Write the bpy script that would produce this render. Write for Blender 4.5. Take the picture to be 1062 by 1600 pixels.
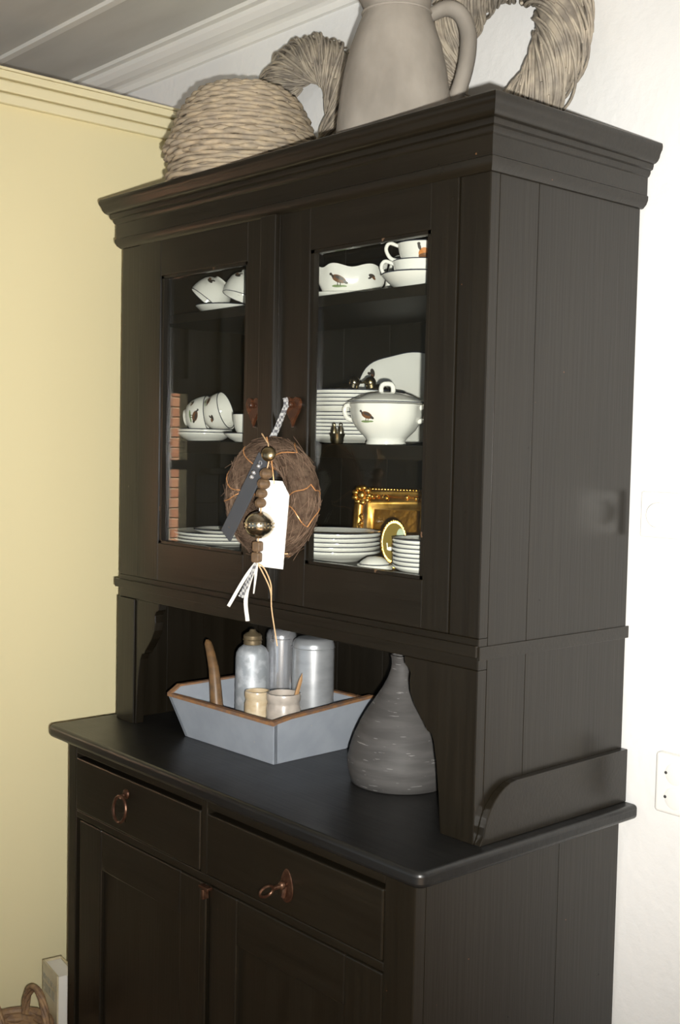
import bpy, math, random
from mathutils import Vector, Matrix, Euler
R_ = math.radians
PI = math.pi
random.seed(7)
SC = bpy.context.scene
COL = SC.collection
for o in list(bpy.data.objects):
    bpy.data.objects.remove(o)

# ------------------------------------------------------------------ camera, world, lights, exposure
Z0 = 0.86                      # height of the worktop above the floor; building heights below are relative to it
CAM = Vector((2.3445, -1.4010, 0.6408 + Z0))
YAW, PITCH, ROLL, FPX = -0.8468, -0.0572, 0.0207, 1833.6
fw = Vector((math.sin(YAW)*math.cos(PITCH), math.cos(YAW)*math.cos(PITCH), math.sin(PITCH)))
r0 = Vector((math.cos(YAW), -math.sin(YAW), 0)); u0 = r0.cross(fw)
RT = math.cos(ROLL)*r0 + math.sin(ROLL)*u0
UP = -math.sin(ROLL)*r0 + math.cos(ROLL)*u0
cam = bpy.data.cameras.new('camera')
cam.sensor_fit = 'VERTICAL'; cam.sensor_height = 36.0; cam.lens = FPX*36.0/1600.0
cam.clip_start = 0.02
co = bpy.data.objects.new('camera', cam); COL.objects.link(co)
M4 = Matrix((RT, UP, -fw)).transposed().to_4x4(); M4.translation = CAM
co.matrix_world = M4
SC.camera = co

wd = bpy.data.worlds.new('daylight'); SC.world = wd; wd.use_nodes = True
wd.node_tree.nodes['Background'].inputs[0].default_value = (0.80, 0.90, 1.0, 1)
wd.node_tree.nodes['Background'].inputs[1].default_value = 0.55

# the camera's own flash: a few centimetres beside and below the lens
fl = bpy.data.lights.new('camera_flash_offscreen', 'SPOT')
fl.energy = 305; fl.color = (1.0, 0.98, 0.925); fl.shadow_soft_size = 0.012
fl.spot_size = R_(84); fl.spot_blend = 1.0
flo = bpy.data.objects.new('camera_flash_offscreen', fl); COL.objects.link(flo)
flo.location = CAM + RT*0.035 - UP*0.045
aim = (fw + UP*0.07).normalized()
flo.rotation_euler = aim.to_track_quat('-Z', 'Y').to_euler()

sun = bpy.data.lights.new('sun_offscreen', 'SUN'); sun.energy = 40.0; sun.angle = R_(0.6); sun.color = (1.0, 0.93, 0.82)
suno = bpy.data.objects.new('sun_offscreen', sun); COL.objects.link(suno)
suno.rotation_euler = Vector((-0.55, -0.12, -0.85)).to_track_quat('-Z', 'Y').to_euler()
suno.location = (4, 2, 8)

vs = SC.view_settings
vs.view_transform = 'Standard'; vs.look = 'None'; vs.gamma = 1.0; vs.exposure = 0.0
vs.use_curve_mapping = False

# ------------------------------------------------------------------ materials
MATS = {}
def mat(name, col, rough=0.5, metal=0.0, spec=0.5, noise=None, bump=None, coat=0.0, chips=None, rvar=0.0):
    """noise=(scale xyz, colour2, lo, hi)  bump=(scale xyz, strength, distance)  chips=(colour, scale, threshold)"""
    m = bpy.data.materials.new(name); m.use_nodes = True
    nt = m.node_tree; b = nt.nodes['Principled BSDF']
    b.inputs['Base Color'].default_value = (*col, 1)
    b.inputs['Roughness'].default_value = rough
    b.inputs['Metallic'].default_value = metal
    b.inputs['Specular IOR Level'].default_value = spec
    b.inputs['Coat Weight'].default_value = coat
    b.inputs['Coat Roughness'].default_value = 0.08
    tc = nt.nodes.new('ShaderNodeTexCoord')
    def nz(scale, detail=4.0):
        mp = nt.nodes.new('ShaderNodeMapping'); mp.inputs['Scale'].default_value = scale
        nt.links.new(tc.outputs['Object'], mp.inputs[0])
        n = nt.nodes.new('ShaderNodeTexNoise'); n.inputs['Scale'].default_value = 1.0; n.inputs['Detail'].default_value = detail
        nt.links.new(mp.outputs[0], n.inputs['Vector']); return n
    last = None
    if noise:
        n = nz(noise[0]); rp = nt.nodes.new('ShaderNodeValToRGB')
        rp.color_ramp.elements[0].position = noise[2]; rp.color_ramp.elements[0].color = (*col, 1)
        rp.color_ramp.elements[1].position = noise[3]; rp.color_ramp.elements[1].color = (*noise[1], 1)
        nt.links.new(n.outputs[0], rp.inputs[0]); last = rp.outputs[0]
    if chips:
        n = nz(chips[1] if isinstance(chips[1], tuple) else (chips[1],)*3, 2.0); rp = nt.nodes.new('ShaderNodeValToRGB')
        rp.color_ramp.elements[0].position = chips[2]; rp.color_ramp.elements[0].color = (0, 0, 0, 1)
        rp.color_ramp.elements[1].position = chips[2]+0.01; rp.color_ramp.elements[1].color = (1, 1, 1, 1)
        nt.links.new(n.outputs[0], rp.inputs[0])
        mx = nt.nodes.new('ShaderNodeMixRGB'); mx.inputs[1].default_value = (*col, 1); mx.inputs[2].default_value = (*chips[0], 1)
        nt.links.new(rp.outputs[0], mx.inputs[0])
        if last: nt.links.new(last, mx.inputs[1])
        last = mx.outputs[0]
    if last: nt.links.new(last, b.inputs['Base Color'])
    if bump:
        n = nz(bump[0], 6.0); bp = nt.nodes.new('ShaderNodeBump')
        bp.inputs['Strength'].default_value = bump[1]; bp.inputs['Distance'].default_value = bump[2]
        nt.links.new(n.outputs[0], bp.inputs['Height']); nt.links.new(bp.outputs[0], b.inputs['Normal'])
    if rvar:
        n = nz((14, 14, 14)); mr = nt.nodes.new('ShaderNodeMapRange')
        mr.inputs[3].default_value = rough-rvar; mr.inputs[4].default_value = rough+rvar
        nt.links.new(n.outputs[0], mr.inputs[0]); nt.links.new(mr.outputs[0], b.inputs['Roughness'])
    MATS[name] = m
    return m
BK = (0.0085, 0.0064, 0.0036)
mat('black_v', BK, .30, spec=.5, noise=((60, 60, 3), (0.0125, .0098, .006), .35, .7), bump=((160, 160, 6), .25, .0012), chips=((.16, .07, .03), 60, .80), rvar=.06)
mat('black_h', BK, .30, spec=.5, noise=((3, 60, 60), (0.0125, .0098, .006), .35, .7), bump=((6, 160, 160), .25, .0012), chips=((.16, .07, .03), 60, .80), rvar=.06)
mat('black_top', (0.007, .0068, .0065), .36, spec=.5, noise=((3, 50, 50), (0.011, .011, .0105), .35, .7), bump=((5, 90, 90), .35, .0015), rvar=.06)
mat('black_inner', BK, .5, spec=.3, noise=((60, 60, 3), (0.0125, .0098, .006), .35, .7), bump=((160, 160, 6), .25, .001))
mat('bead_edge', BK, .32, spec=.5, noise=((30, 30, 8), (0.0125, .0098, .006), .4, .7), chips=((.12, .07, .04), 40, .72))
mat('white_wall', (.86, .855, .84), .8, spec=.2, noise=((3, 3, 3), (.80, .80, .785), .35, .75), bump=((55, 55, 55), .35, .004))
mat('yellow_wall', (.81, .72, .44), .7, spec=.2, bump=((40, 40, 40), .06, .002))
mat('yellow_trim', (.84, .755, .49), .5, spec=.3)
mat('ceiling_board', (.66, .655, .62), .6, spec=.25, noise=((2, 9, 9), (.56, .555, .52), .4, .75))
mat('ceiling_strip', (.86, .85, .80), .45, spec=.3)
mat('cove_white', (.84, .83, .79), .5, spec=.3)
mat('floor_wood', (.30, .19, .10), .45, noise=((3, 40, 40), (.2, .12, .06), .35, .7), bump=((3, 60, 60), .2, .002))
mat('porcelain', (.88, .865, .82), .12, spec=.5, coat=.4)
mat('rim_blue', (.06, .065, .09), .25)
mat('print_brown', (.17, .075, .03), .4)
mat('print_dark', (.05, .04, .035), .4)
mat('print_green', (.22, .30, .14), .4)
mat('print_orange', (.55, .20, .04), .4)
mat('brass_dull', (.42, .34, .20), .28, metal=1.0, noise=((60, 60, 60), (.25, .2, .12), .4, .7))
mat('silver', (.55, .50, .40), .22, metal=1.0, noise=((90, 90, 90), (.35, .30, .22), .45, .7))
mat('gold', (.90, .52, .13), .36, metal=1.0, noise=((40, 40, 40), (.45, .22, .03), .45, .7))
mat('gold_dark', (.45, .22, .04), .42, metal=1.0, bump=((60, 60, 60), .5, .004))
mat('wicker', (.46, .37, .255), .65, spec=.2, noise=((40, 40, 90), (.30, .25, .19), .35, .65))
mat('willow', (.44, .38, .295), .6, spec=.25, noise=((35, 35, 35), (.23, .20, .165), .35, .65))
mat('jug_clay', (.235, .21, .178), .75, spec=.2, noise=((11, 11, 6), (.36, .325, .28), .35, .7), bump=((40, 40, 40), .35, .003))
mat('zinc', (.42, .45, .48), .45, metal=.35, noise=((45, 45, 45), (.62, .65, .68), .45, .62))
mat('steel', (.56, .58, .60), .30, metal=.55, noise=((20, 20, 60), (.46, .48, .50), .4, .7), bump=((30, 30, 30), .06, .001))
mat('steel_bright', (.72, .73, .76), .18, metal=.75)
mat('cap_brown', (.22, .17, .10), .45, metal=.6)
mat('tray_paint', (.30, .33, .375), .55, spec=.3, noise=((20, 20, 20), (.335, .365, .41), .4, .65), chips=((.42, .40, .36), 55, .76), bump=((40, 40, 40), .1, .001))
mat('tray_bare', (.32, .16, .065), .6, noise=((60, 60, 60), (.20, .12, .08), .4, .62))
mat('horn', (.19, .105, .045), .45, noise=((30, 30, 60), (.11, .065, .032), .4, .65))
mat('pencil_wood', (.45, .26, .12), .5)
mat('stoneware', (.55, .42, .26), .3, noise=((30, 30, 60), (.66, .55, .38), .4, .6), coat=.3)
mat('stoneware_grey', (.52, .46, .40), .3, noise=((50, 50, 50), (.42, .37, .32), .4, .62), coat=.3)
mat('vase_slate', (.060, .057, .055), .6, spec=.25, noise=((9, 9, 60), (.082, .078, .075), .4, .6), bump=((4, 4, 170), .2, .001), chips=((.20, .195, .19), (26, 26, 300), .68))
mat('rust_iron', (.075, .032, .018), .4, metal=.7, noise=((80, 80, 80), (.14, .075, .045), .45, .65))
mat('heart_brown', (.075, .027, .011), .25, coat=.5, noise=((60, 60, 60), (.04, .016, .009), .4, .6))
mat('coir', (.060, .038, .026), .95, spec=.1, noise=((90, 90, 90), (.12, .082, .056), .35, .65), bump=((220, 220, 220), .9, .003))
mat('coir_hair', (.19, .125, .085), .8, spec=.2, noise=((20, 20, 20), (.075, .048, .032), .35, .65))
mat('copper_wire', (.62, .30, .12), .35, metal=.5)
mat('slate_tag', (.075, .08, .09), .6, spec=.3)
mat('paper', (.90, .89, .86), .7, spec=.2)
mat('ink', (.55, .53, .50), .7)
mat('bead_wood', (.19, .115, .058), .6, noise=((70, 70, 70), (.10, .06, .03), .4, .6))
mat('ribbon_white', (.66, .64, .59), .7)
mat('twine', (.62, .42, .23), .7)
mat('plastic_white', (.90, .89, .85), .35)
mat('plastic_hole', (.05, .05, .05), .6)
mat('book_cover', (.62, .54, .36), .6, noise=((25, 25, 25), (.55, .46, .28), .4, .65))
mat('book_print', (.33, .30, .22), .6)
mat('book_pages', (.80, .77, .70), .8, bump=((2, 300, 2), .2, .001))
mat('floor_basket', (.33, .20, .095), .6, noise=((60, 60, 60), (.20, .12, .07), .4, .6))
mat('brick', (.42, .19, .115), .85, noise=((3, 3, 3), (.52, .27, .17), .35, .65))
mat('mortar', (.62, .55, .42), .9)
mat('frame_olive', (.70, .67, .55), .5)
mat('panel_grey', (.62, .58, .46), .5)
mat('tile_grey', (.62, .60, .52), .3)
mat('grout', (.2, .19, .17), .9)
mat('leaf', (.18, .42, .05), .5)
mat('dark_thing', (.02, .02, .02), .5)
mat('picture_olive', (.20, .14, .03), .7, spec=.1)

# gingham ribbon
m = mat('gingham', (.75, .75, .73), .75)
nt = m.node_tree
ck = nt.nodes.new('ShaderNodeTexChecker'); ck.inputs['Scale'].default_value = 190
ck.inputs['Color1'].default_value = (.40, .40, .39, 1); ck.inputs['Color2'].default_value = (.10, .10, .11, 1)
tc = nt.nodes.new('ShaderNodeTexCoord'); nt.links.new(tc.outputs['Object'], ck.inputs['Vector'])
nt.links.new(ck.outputs[0], nt.nodes['Principled BSDF'].inputs['Base Color'])
# silver bead with engraved band
# pane of thin window glass
m = bpy.data.materials.new('pane_glass'); m.use_nodes = True; nt = m.node_tree
for n in list(nt.nodes): nt.nodes.remove(n)
out = nt.nodes.new('ShaderNodeOutputMaterial'); tr = nt.nodes.new('ShaderNodeBsdfTransparent')
tr.inputs[0].default_value = (.97, .98, .96, 1)
gl = nt.nodes.new('ShaderNodeBsdfGlossy'); gl.inputs['Roughness'].default_value = 0.0
fr = nt.nodes.new('ShaderNodeFresnel')
ge = nt.nodes.new('ShaderNodeNewGeometry'); io = nt.nodes.new('ShaderNodeMapRange')   # same reflectance on both faces of the thin pane
io.inputs[3].default_value = 1.5; io.inputs[4].default_value = 1/1.5
nt.links.new(ge.outputs['Backfacing'], io.inputs[0]); nt.links.new(io.outputs[0], fr.inputs[0])
mx = nt.nodes.new('ShaderNodeMixShader')
nt.links.new(fr.outputs[0], mx.inputs[0]); nt.links.new(tr.outputs[0], mx.inputs[1]); nt.links.new(gl.outputs[0], mx.inputs[2])
nt.links.new(mx.outputs[0], out.inputs[0]); MATS['pane_glass'] = m

# ------------------------------------------------------------------ mesh helpers
class MB:
    def __init__(s): s.v = []; s.f = []; s.m = []; s.cm = 0
    def add(s, vs, fs):
        b = len(s.v); s.v += [tuple(p) for p in vs]
        for f in fs: s.f.append(tuple(i+b for i in f)); s.m.append(s.cm)
        return s
    def box(s, x0, x1, y0, y1, z0, z1):
        vs = [(x, y, z) for z in (z0, z1) for y in (y0, y1) for x in (x0, x1)]
        return s.add(vs, [(0, 2, 3, 1), (4, 5, 7, 6), (0, 1, 5, 4), (2, 6, 7, 3), (0, 4, 6, 2), (1, 3, 7, 5)])
    def prism(s, pts, axis, a, b):
        """2D outline extruded along an axis; pts are the two other coordinates in xyz order"""
        def P(p, t):
            return {'x': (t, p[0], p[1]), 'y': (p[0], t, p[1]), 'z': (p[0], p[1], t)}[axis]
        n = len(pts); vs = [P(p, a) for p in pts]+[P(p, b) for p in pts]
        area = sum(pts[i][0]*pts[(i+1) % n][1]-pts[(i+1) % n][0]*pts[i][1] for i in range(n))
        if axis == 'y': area = -area
        if (b < a): area = -area
        lo = tuple(range(n)); hi = tuple(range(n, 2*n))
        fs = [(i, (i+1) % n, n+(i+1) % n, n+i) for i in range(n)]
        fs += [tuple(reversed(lo)), hi]
        if area < 0: fs = [tuple(reversed(f)) for f in fs]
        return s.add(vs, fs)
    def lathe(s, prof, seg=40, c=(0, 0, 0), lobes=None):
        """prof from bottom outer to top / inside; lobes=(n, amp, zlo, zhi)"""
        vs = []
        for (r, z) in prof:
            for k in range(seg):
                t = 2*PI*k/seg; rr = r
                if lobes:
                    w = min(1, max(0, (z-lobes[2])/max(1e-6, lobes[3]-lobes[2])))
                    rr = r*(1+lobes[1]*w*math.cos(lobes[0]*t))
                vs.append((c[0]+rr*math.cos(t), c[1]+rr*math.sin(t), c[2]+z))
        fs = []
        n = len(prof)
        for i in range(n-1):
            for k in range(seg):
                k2 = (k+1) % seg
                fs.append((i*seg+k, i*seg+k2, (i+1)*seg+k2, (i+1)*seg+k))
        fs.append(tuple(reversed(range(seg)))); fs.append(tuple(range((n-1)*seg, n*seg)))
        return s.add(vs, fs)
    def tube(s, path, rad, seg=8, closed=False, flat=None):
        P = [Vector(p) for p in path]; n = len(P)
        rads = rad if isinstance(rad, (list, tuple)) else [rad]*n
        vs = []; prev = None
        for i in range(n):
            if closed: t = P[(i+1) % n]-P[(i-1) % n]
            else: t = P[min(i+1, n-1)]-P[max(i-1, 0)]
            t.normalize()
            if prev is None:
                a = Vector((0, 0, 1)) if abs(t.z) < .9 else Vector((1, 0, 0))
                nx = t.cross(a).normalized()
            else:
                nx = (prev-t*prev.dot(t)).normalized()
            prev = nx; ny = t.cross(nx)
            for k in range(seg):
                an = 2*PI*k/seg
                vs.append(P[i]+nx*(math.cos(an)*rads[i])+ny*(math.sin(an)*rads[i]*(flat or 1)))
        fs = []
        rng = n if closed else n-1
        for i in range(rng):
            j = (i+1) % n
            for k in range(seg):
                k2 = (k+1) % seg
                fs.append((i*seg+k, i*seg+k2, j*seg+k2, j*seg+k))
        if not closed:
            fs.append(tuple(reversed(range(seg)))); fs.append(tuple(range((n-1)*seg, n*seg)))
        return s.add(vs, fs)
    def ball(s, c, r, seg=16, rings=10, sc=(1, 1, 1)):
        vs = [(c[0], c[1], c[2]-r*sc[2])]
        for i in range(1, rings):
            a = -PI/2+PI*i/rings
            for k in range(seg):
                t = 2*PI*k/seg
                vs.append((c[0]+r*sc[0]*math.cos(a)*math.cos(t), c[1]+r*sc[1]*math.cos(a)*math.sin(t), c[2]+r*sc[2]*math.sin(a)))
        vs.append((c[0], c[1], c[2]+r*sc[2])); L = len(vs)-1; fs = []
        for k in range(seg):
            k2 = (k+1) % seg
            fs.append((0, 1+k2, 1+k)); fs.append((L, 1+(rings-2)*seg+k, 1+(rings-2)*seg+k2))
            for i in range(rings-2):
                fs.append((1+i*seg+k, 1+i*seg+k2, 1+(i+1)*seg+k2, 1+(i+1)*seg+k))
        return s.add(vs, fs)
    def xf(s, M):
        s.v = [tuple(M @ Vector(p)) for p in s.v]; return s

OB = {}       # building-frame origin of every object
def setp(o, label=None, cat=None, group=None, kind=None):
    if label: o['label'] = label
    if cat: o['category'] = cat
    if group: o['group'] = group
    if kind: o['kind'] = kind
    return o
def obj(name, mb, mt, parent=None, bevel=0.0, smooth=False, ang=None, seg=2):
    me = bpy.data.meshes.new(name)
    xs = list(zip(*mb.v)); c = Vector([(min(a)+max(a))/2 for a in xs])
    me.from_pydata([tuple(Vector(p)-c) for p in mb.v], [], mb.f)
    mts = mt if isinstance(mt, (list, tuple)) else [mt]
    for q in mts: me.materials.append(MATS[q])
    if len(mts) > 1:
        for p, i in zip(me.polygons, mb.m): p.material_index = i
    if smooth:
        for p in me.polygons: p.use_smooth = True
        me.set_sharp_from_angle(angle=R_(ang or 40))
    me.update()
    o = bpy.data.objects.new(name, me); COL.objects.link(o)
    if parent is None:
        o.location = c+Vector((0, 0, Z0))
    else:
        o.parent = parent; o.location = c-OB[parent]
    OB[o] = c
    if bevel:
        b = o.modifiers.new('bevel', 'BEVEL'); b.width = bevel; b.segments = seg; b.limit_method = 'ANGLE'; b.angle_limit = R_(35)
    return o
def thing(name, label, cat, loc, rot=(0, 0, 0), group=None, local=True, kind=None):
    o = bpy.data.objects.new(name, None); COL.objects.link(o)
    o.empty_display_size = .05
    o.location = Vector(loc)+Vector((0, 0, Z0)); o.rotation_euler = rot
    OB[o] = Vector((0, 0, 0)) if local else Vector(loc)
    return setp(o, label, cat, group, kind)
def dup(root, loc, rot=(0, 0, 0), label=None, group=None):
    def cp(o, parent):
        c = o.copy(); COL.objects.link(c); c.parent = parent
        for ch in o.children: cp(ch, c)
        return c
    kids = list(root.children)
    r = root.copy(); COL.objects.link(r)
    for k in kids: cp(k, r)
    r.location = Vector(loc)+Vector((0, 0, Z0)); r.rotation_euler = rot
    if label: r['label'] = label
    if group: r['group'] = group
    return r
def struct(name, mb, mt, parent=None, bevel=0):
    o = obj(name, mb, mt, parent, bevel)
    if parent is None: o['kind'] = 'structure'
    return o
def Bx(*a): return MB().box(*a)
def arc(cx, cy, r, a0, a1, n): return [(cx+r*math.cos(R_(a0+(a1-a0)*i/n)), cy+r*math.sin(R_(a0+(a1-a0)*i/n))) for i in range(n+1)]
def spline(pts, n=8):
    """Catmull-Rom through points"""
    P = [Vector(p) for p in pts]; P = [P[0]*2-P[1]]+P+[P[-1]*2-P[-2]]; o = []
    for i in range(1, len(P)-2):
        for k in range(n):
            t = k/n; a, b, c, d = P[i-1:i+3]
            o.append(.5*((2*b)+(c-a)*t+(2*a-5*b+4*c-d)*t*t+(3*b-a-3*c+d)*t**3))
    o.append(P[-2]); return o

# ------------------------------------------------------------------ the setting
YW = 0.41; FL = -Z0; CZ = 1.70; XL = -3.0; XR = 3.4; YF = -5.2
struct('floor', Bx(XL-.1, XR+.1, YF, YW+.1, FL-.05, FL), 'floor_wood')
struct('wall_back', Bx(XL-.1, XR+.1, YW, YW+.1, FL, CZ+.1), 'white_wall')
# ceiling of boards between raised strips running along the wall
ce = struct('ceiling', Bx(XL-.1, XR+.1, YF, YW, CZ+.012, CZ+.06), 'ceiling_board')
yb = [.335, .09, -.16, -.41, -.66, -.91, -1.16, -1.41, -1.66, -1.91, -2.16, -2.41, -2.66, -2.91, -3.16, -3.41, -3.9, -4.4, -4.9, YF]
for i in range(len(yb)-1):
    obj('ceiling_board', Bx(XL, XR, yb[i+1]+.012, yb[i]-.012, CZ, CZ+.012), 'ceiling_board', ce, .003)
    obj('ceiling_strip', MB().prism([(yb[i]-.014, CZ+.011), (yb[i]-.010, CZ-.008), (yb[i]+.010, CZ-.008), (yb[i]+.014, CZ+.011)], 'x', XL, XR), 'ceiling_strip', ce)
cv = [(YW, 1.640), (YW-.012, 1.640), (YW-.014, 1.655), (YW-.022, 1.660)] + [(YW-.022-.045*math.sin(R_(a)), 1.660+.032*(1-math.cos(R_(a)))+.0) for a in (20, 45, 70, 90)] + [(YW-.070, 1.695), (YW-.078, 1.697), (YW-.078, CZ+.012), (YW, CZ+.012)]
tr = obj('trim_1', MB().prism(cv, 'x', XL, XR), 'cove_white'); setp(tr, kind='structure')
# yellow partition, lower than the ceiling, standing beside the cabinet
XP = -.25; PT = 1.485; PE = -.235
wl = struct('wall_left', Bx(XP-.09, XP, PE, YW, FL, PT-.004), 'yellow_wall')
zt = PT-.076
for (a, b, d) in ((zt, zt+.022, .016), (zt+.027, zt+.051, .016), (zt+.056, PT-.002, .018)):
    obj('trim_moulding', Bx(XP, XP+d, PE, YW, a, b), 'yellow_trim', wl, .0025)
obj('wall_cap', Bx(XP-.095, XP+.018, PE, YW, PT-.001, PT+.005), 'yellow_trim', wl)
# far wall with a glazed door to the yard; seen only in the cabinet glass
wf = struct('wall_far', MB().box(XL-.1, XL, -2.10+.0, YW, 1.25, CZ+.1).box(XL-.1, XL, -1.1, YW, FL, 1.25).box(XL-.1, XL, YF, -2.22, FL, CZ+.1).box(XL-.1, XL, -2.22, -2.10, 1.25, CZ+.1), 'panel_grey')
# window to the yard
wn = struct('window_1', MB().box(XL-.06, XL+.02, -2.22, -2.17, FL, 1.25).box(XL-.06, XL+.02, -1.15, -1.1, FL, 1.25).box(XL-.06, XL+.02, -2.17, -1.15, .90, .98).box(XL-.06, XL+.02, -2.17, -1.15, .49, .54).box(XL-.06, XL+.02, -2.17, -1.15, FL, .04), 'frame_olive')
obj('pane', Bx(XL-.025, XL-.02, -2.17, -1.15, .54, .90), 'pane_glass', wn); obj('pane', Bx(XL-.025, XL-.02, -2.17, -1.15, .04, .49), 'pane_glass', wn)
obj('top_panel', Bx(XL-.03, XL-.01, -2.17, -1.15, .98, 1.25), 'frame_olive', wn)
# tiles on the far wall
for i in range(6):
    for j in range(7):
        y = -2.24-.155*i; z = .46-.155*j
        obj('tile', Bx(XL, XL+.008, y-.150, y, z-.150, z), 'tile_grey', wf, .002)
d1 = struct('door_1', MB().box(XL, XL+.035, -3.35, -2.56, .50, 1.32), 'frame_olive')
obj('door_panel', Bx(XL+.035, XL+.045, -2.68, -2.575, .83, 1.24), 'dark_thing', d1, .004)
obj('sill', Bx(XL, XL+.06, -3.35, -2.30, .465, .498), 'frame_olive', wf, .004)
obj('trim_post', Bx(XL, XL+.03, -2.44, -2.38, .50, 1.6), 'frame_olive', wf, .004)
# brick wall of the yard
bw = struct('wall_yard', Bx(-5.2, -5.03, -5.5, -.5, FL, 2.3), 'mortar')
bm = None; n = 0
for r in range(26):
    for k in range(11):
        y = -2.2-.22*k-(.11 if r % 2 else 0); z = -.75+.075*r
        if bm is None:
            bm = obj('brick', Bx(-5.031, -5.023, y-.205, y, z, z+.062), 'brick', bw, .002)
        else:
            c = bm.copy(); COL.objects.link(c); c.parent = bw
            c.location = Vector((-5.027, y-.1025, z+.031))-OB[bw]
struct('wall_right', MB().box(XR, XR+.1, YF, -2.3, FL, CZ+.1).box(XR, XR+.1, -.2, YW, FL, CZ+.1).box(XR, XR+.1, -2.3, -.2, FL, -.1).box(XR, XR+.1, -2.3, -.2, 1.35, CZ+.1), 'white_wall')
w2 = struct('window_2', MB().box(XR, XR+.06, -2.3, -2.24, -.1, 1.35).box(XR, XR+.06, -.26, -.2, -.1, 1.35).box(XR, XR+.06, -2.24, -.26, -.1, -.04).box(XR, XR+.06, -2.24, -.26, 1.29, 1.35).box(XR, XR+.06, -1.28, -1.22, -.04, 1.29), 'plastic_white')

# ------------------------------------------------------------------ base cabinet
W = 1.10; D = 0.40; BF = -.125
bc = thing('base_cabinet', 'low black painted wooden cupboard with two drawers above two panelled doors', 'cabinet', (W/2, .14, FL), local=False)
for x0, x1 in ((.007, .027), (W-.02, W)):
    for y0, y1 in ((BF+.0202, .2248), (.2252, D)):
        obj('side_plank', Bx(x0, x1, y0, y1, FL+.06, -.0266), 'black_v', bc, .0006)
obj('back_panel', Bx(.027, W-.02, D-.012, D, FL+.06, -.0266), 'black_inner', bc)
obj('bottom_board', Bx(.027, W-.02, BF+.02, D-.012, FL+.07, FL+.09), 'black_inner', bc)
for x in (.007, W-.06):
    for y in (BF+.002, D-.062):
        obj('foot', Bx(x, x+.06, y, y+.06, FL, FL+.06), 'black_v', bc, .004)
# worktop with rounded edge
wt = []
o = .039; rr = .018
x0, x1, y0, y1 = -o, W+o, -.16, D+.004
pts = [(x1, y1), (x0, y1)] + [(x0+rr-rr*math.cos(R_(a)), y0+rr-rr*math.sin(R_(a))) for a in (0, 30, 60, 90)] + [(x1-rr+rr*math.sin(R_(a)), y0+rr-rr*math.cos(R_(a))) for a in (0, 30, 60, 90)]
obj('worktop', MB().prism(pts, 'z', -.0266, 0), 'black_top', bc, .008, True, 60, seg=4)
obj('worktop_moulding', MB().prism([(-.012, D), (-.012, BF-.012), (W+.012, BF-.012), (W+.012, D)], 'z', -.036, -.0268), 'black_h', bc, .003)
# face frame
FZ = -.036
obj('stile', Bx(0.007, .04, BF-.004, BF+.02, FL+.06, FZ), 'black_v', bc, .002)
obj('stile', Bx(1.032, W, BF-.004, BF+.02, FL+.06, FZ), 'black_v', bc, .002)
obj('divider', Bx(.524, .543, BF-.004, BF+.02, -.182, FZ), 'black_v', bc, .002)
obj('rail', Bx(.04, 1.032, BF-.003, BF+.02, FZ-.018, FZ), 'black_h', bc, .002)
obj('rail', Bx(.04, 1.032, BF-.003, BF+.02, -.198, -.182), 'black_h', bc, .002)
obj('rail', Bx(.04, 1.032, BF-.003, BF+.02, FL+.06, FL+.11), 'black_h', bc, .002)
dl = obj('drawer', Bx(.0425, .5215, BF-.006, BF+.30, -.180, -.0625), 'black_h', bc, .003)
dr = obj('drawer', Bx(.5455, 1.0295, BF-.006, BF+.30, -.180, -.0625), 'black_h', bc, .003)
# ring pull on one drawer
y = BF-.006
pl = MB().ball((.257, y-.002, -.094), .011, 14, 8, (1, .5, 1)).tube([(.257, y, -.094), (.257, y-.014, -.096), (.257, y-.017, -.101)], .0035, 8)
p = obj('pull_mount', pl, 'rust_iron', dl, smooth=True)
obj('ring', MB().tube([(.257+.024*math.sin(t), y-.014-.006*(1-math.cos(t))/2, -.123+.027*math.cos(t)) for t in [2*PI*i/36 for i in range(36)]], .0034, 8, True), 'rust_iron', dl, smooth=True)
# key plate with a turned key on the other
kp = [(.790+.017*math.cos(t)*(1-.25*math.sin(t)), -.128+.030*math.sin(t)) for t in [2*PI*i/28 for i in range(28)]]
obj('key_plate', MB().prism(kp, 'y', y-.003, y), 'rust_iron', dr, .001)
obj('key', MB().tube([(.790, y, -.125), (.790, y-.032, -.126)], .0042, 10).ball((.790, y-.012, -.125), .0075, 12, 8).tube([(.790+.003*math.cos(t), y-.046-.014*math.sin(t), -.128+.010*math.cos(t)) for t in [2*PI*i/24 for i in range(24)]], .0026, 8, True).tube([(.789, y-.004, -.130), (.789, y-.008, -.148)], .0045, 8), 'rust_iron', dr, smooth=True)
def base_door(x0, x1, px0, px1, name_key):
    zt, zb = -.200, FL+.112
    q = MB().box(x0, px0, BF-.004, BF+.018, zb, zt).box(px1, x1, BF-.004, BF+.018, zb, zt); q.cm = 1
    q.box(px0, px1, BF-.0035, BF+.018, -.288, zt).box(px0, px1, BF-.0035, BF+.018, zb, zb+.1)
    d = obj('door', q, ['black_v', 'black_h'], bc, .003)
    obj('panel', Bx(px0-.004, px1+.004, BF+.004, BF+.014, zb+.096, -.284), 'black_v', d)
    return d
bd1 = base_door(.0575, .541, .150, .455, 0)
bd2 = base_door(.5535, 1.030, .640, .940, 1)
obj('cover_strip', Bx(.532, .552, BF-.012, BF-.004, FL+.115, -.206), 'black_v', bd1, .003)
obj('latch', MB().box(.535, .565, BF-.017, BF-.004, -.206, -.200).box(.545, .553, BF-.018, BF-.004, -.225, -.206), 'rust_iron', bd1, .0015)

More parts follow.
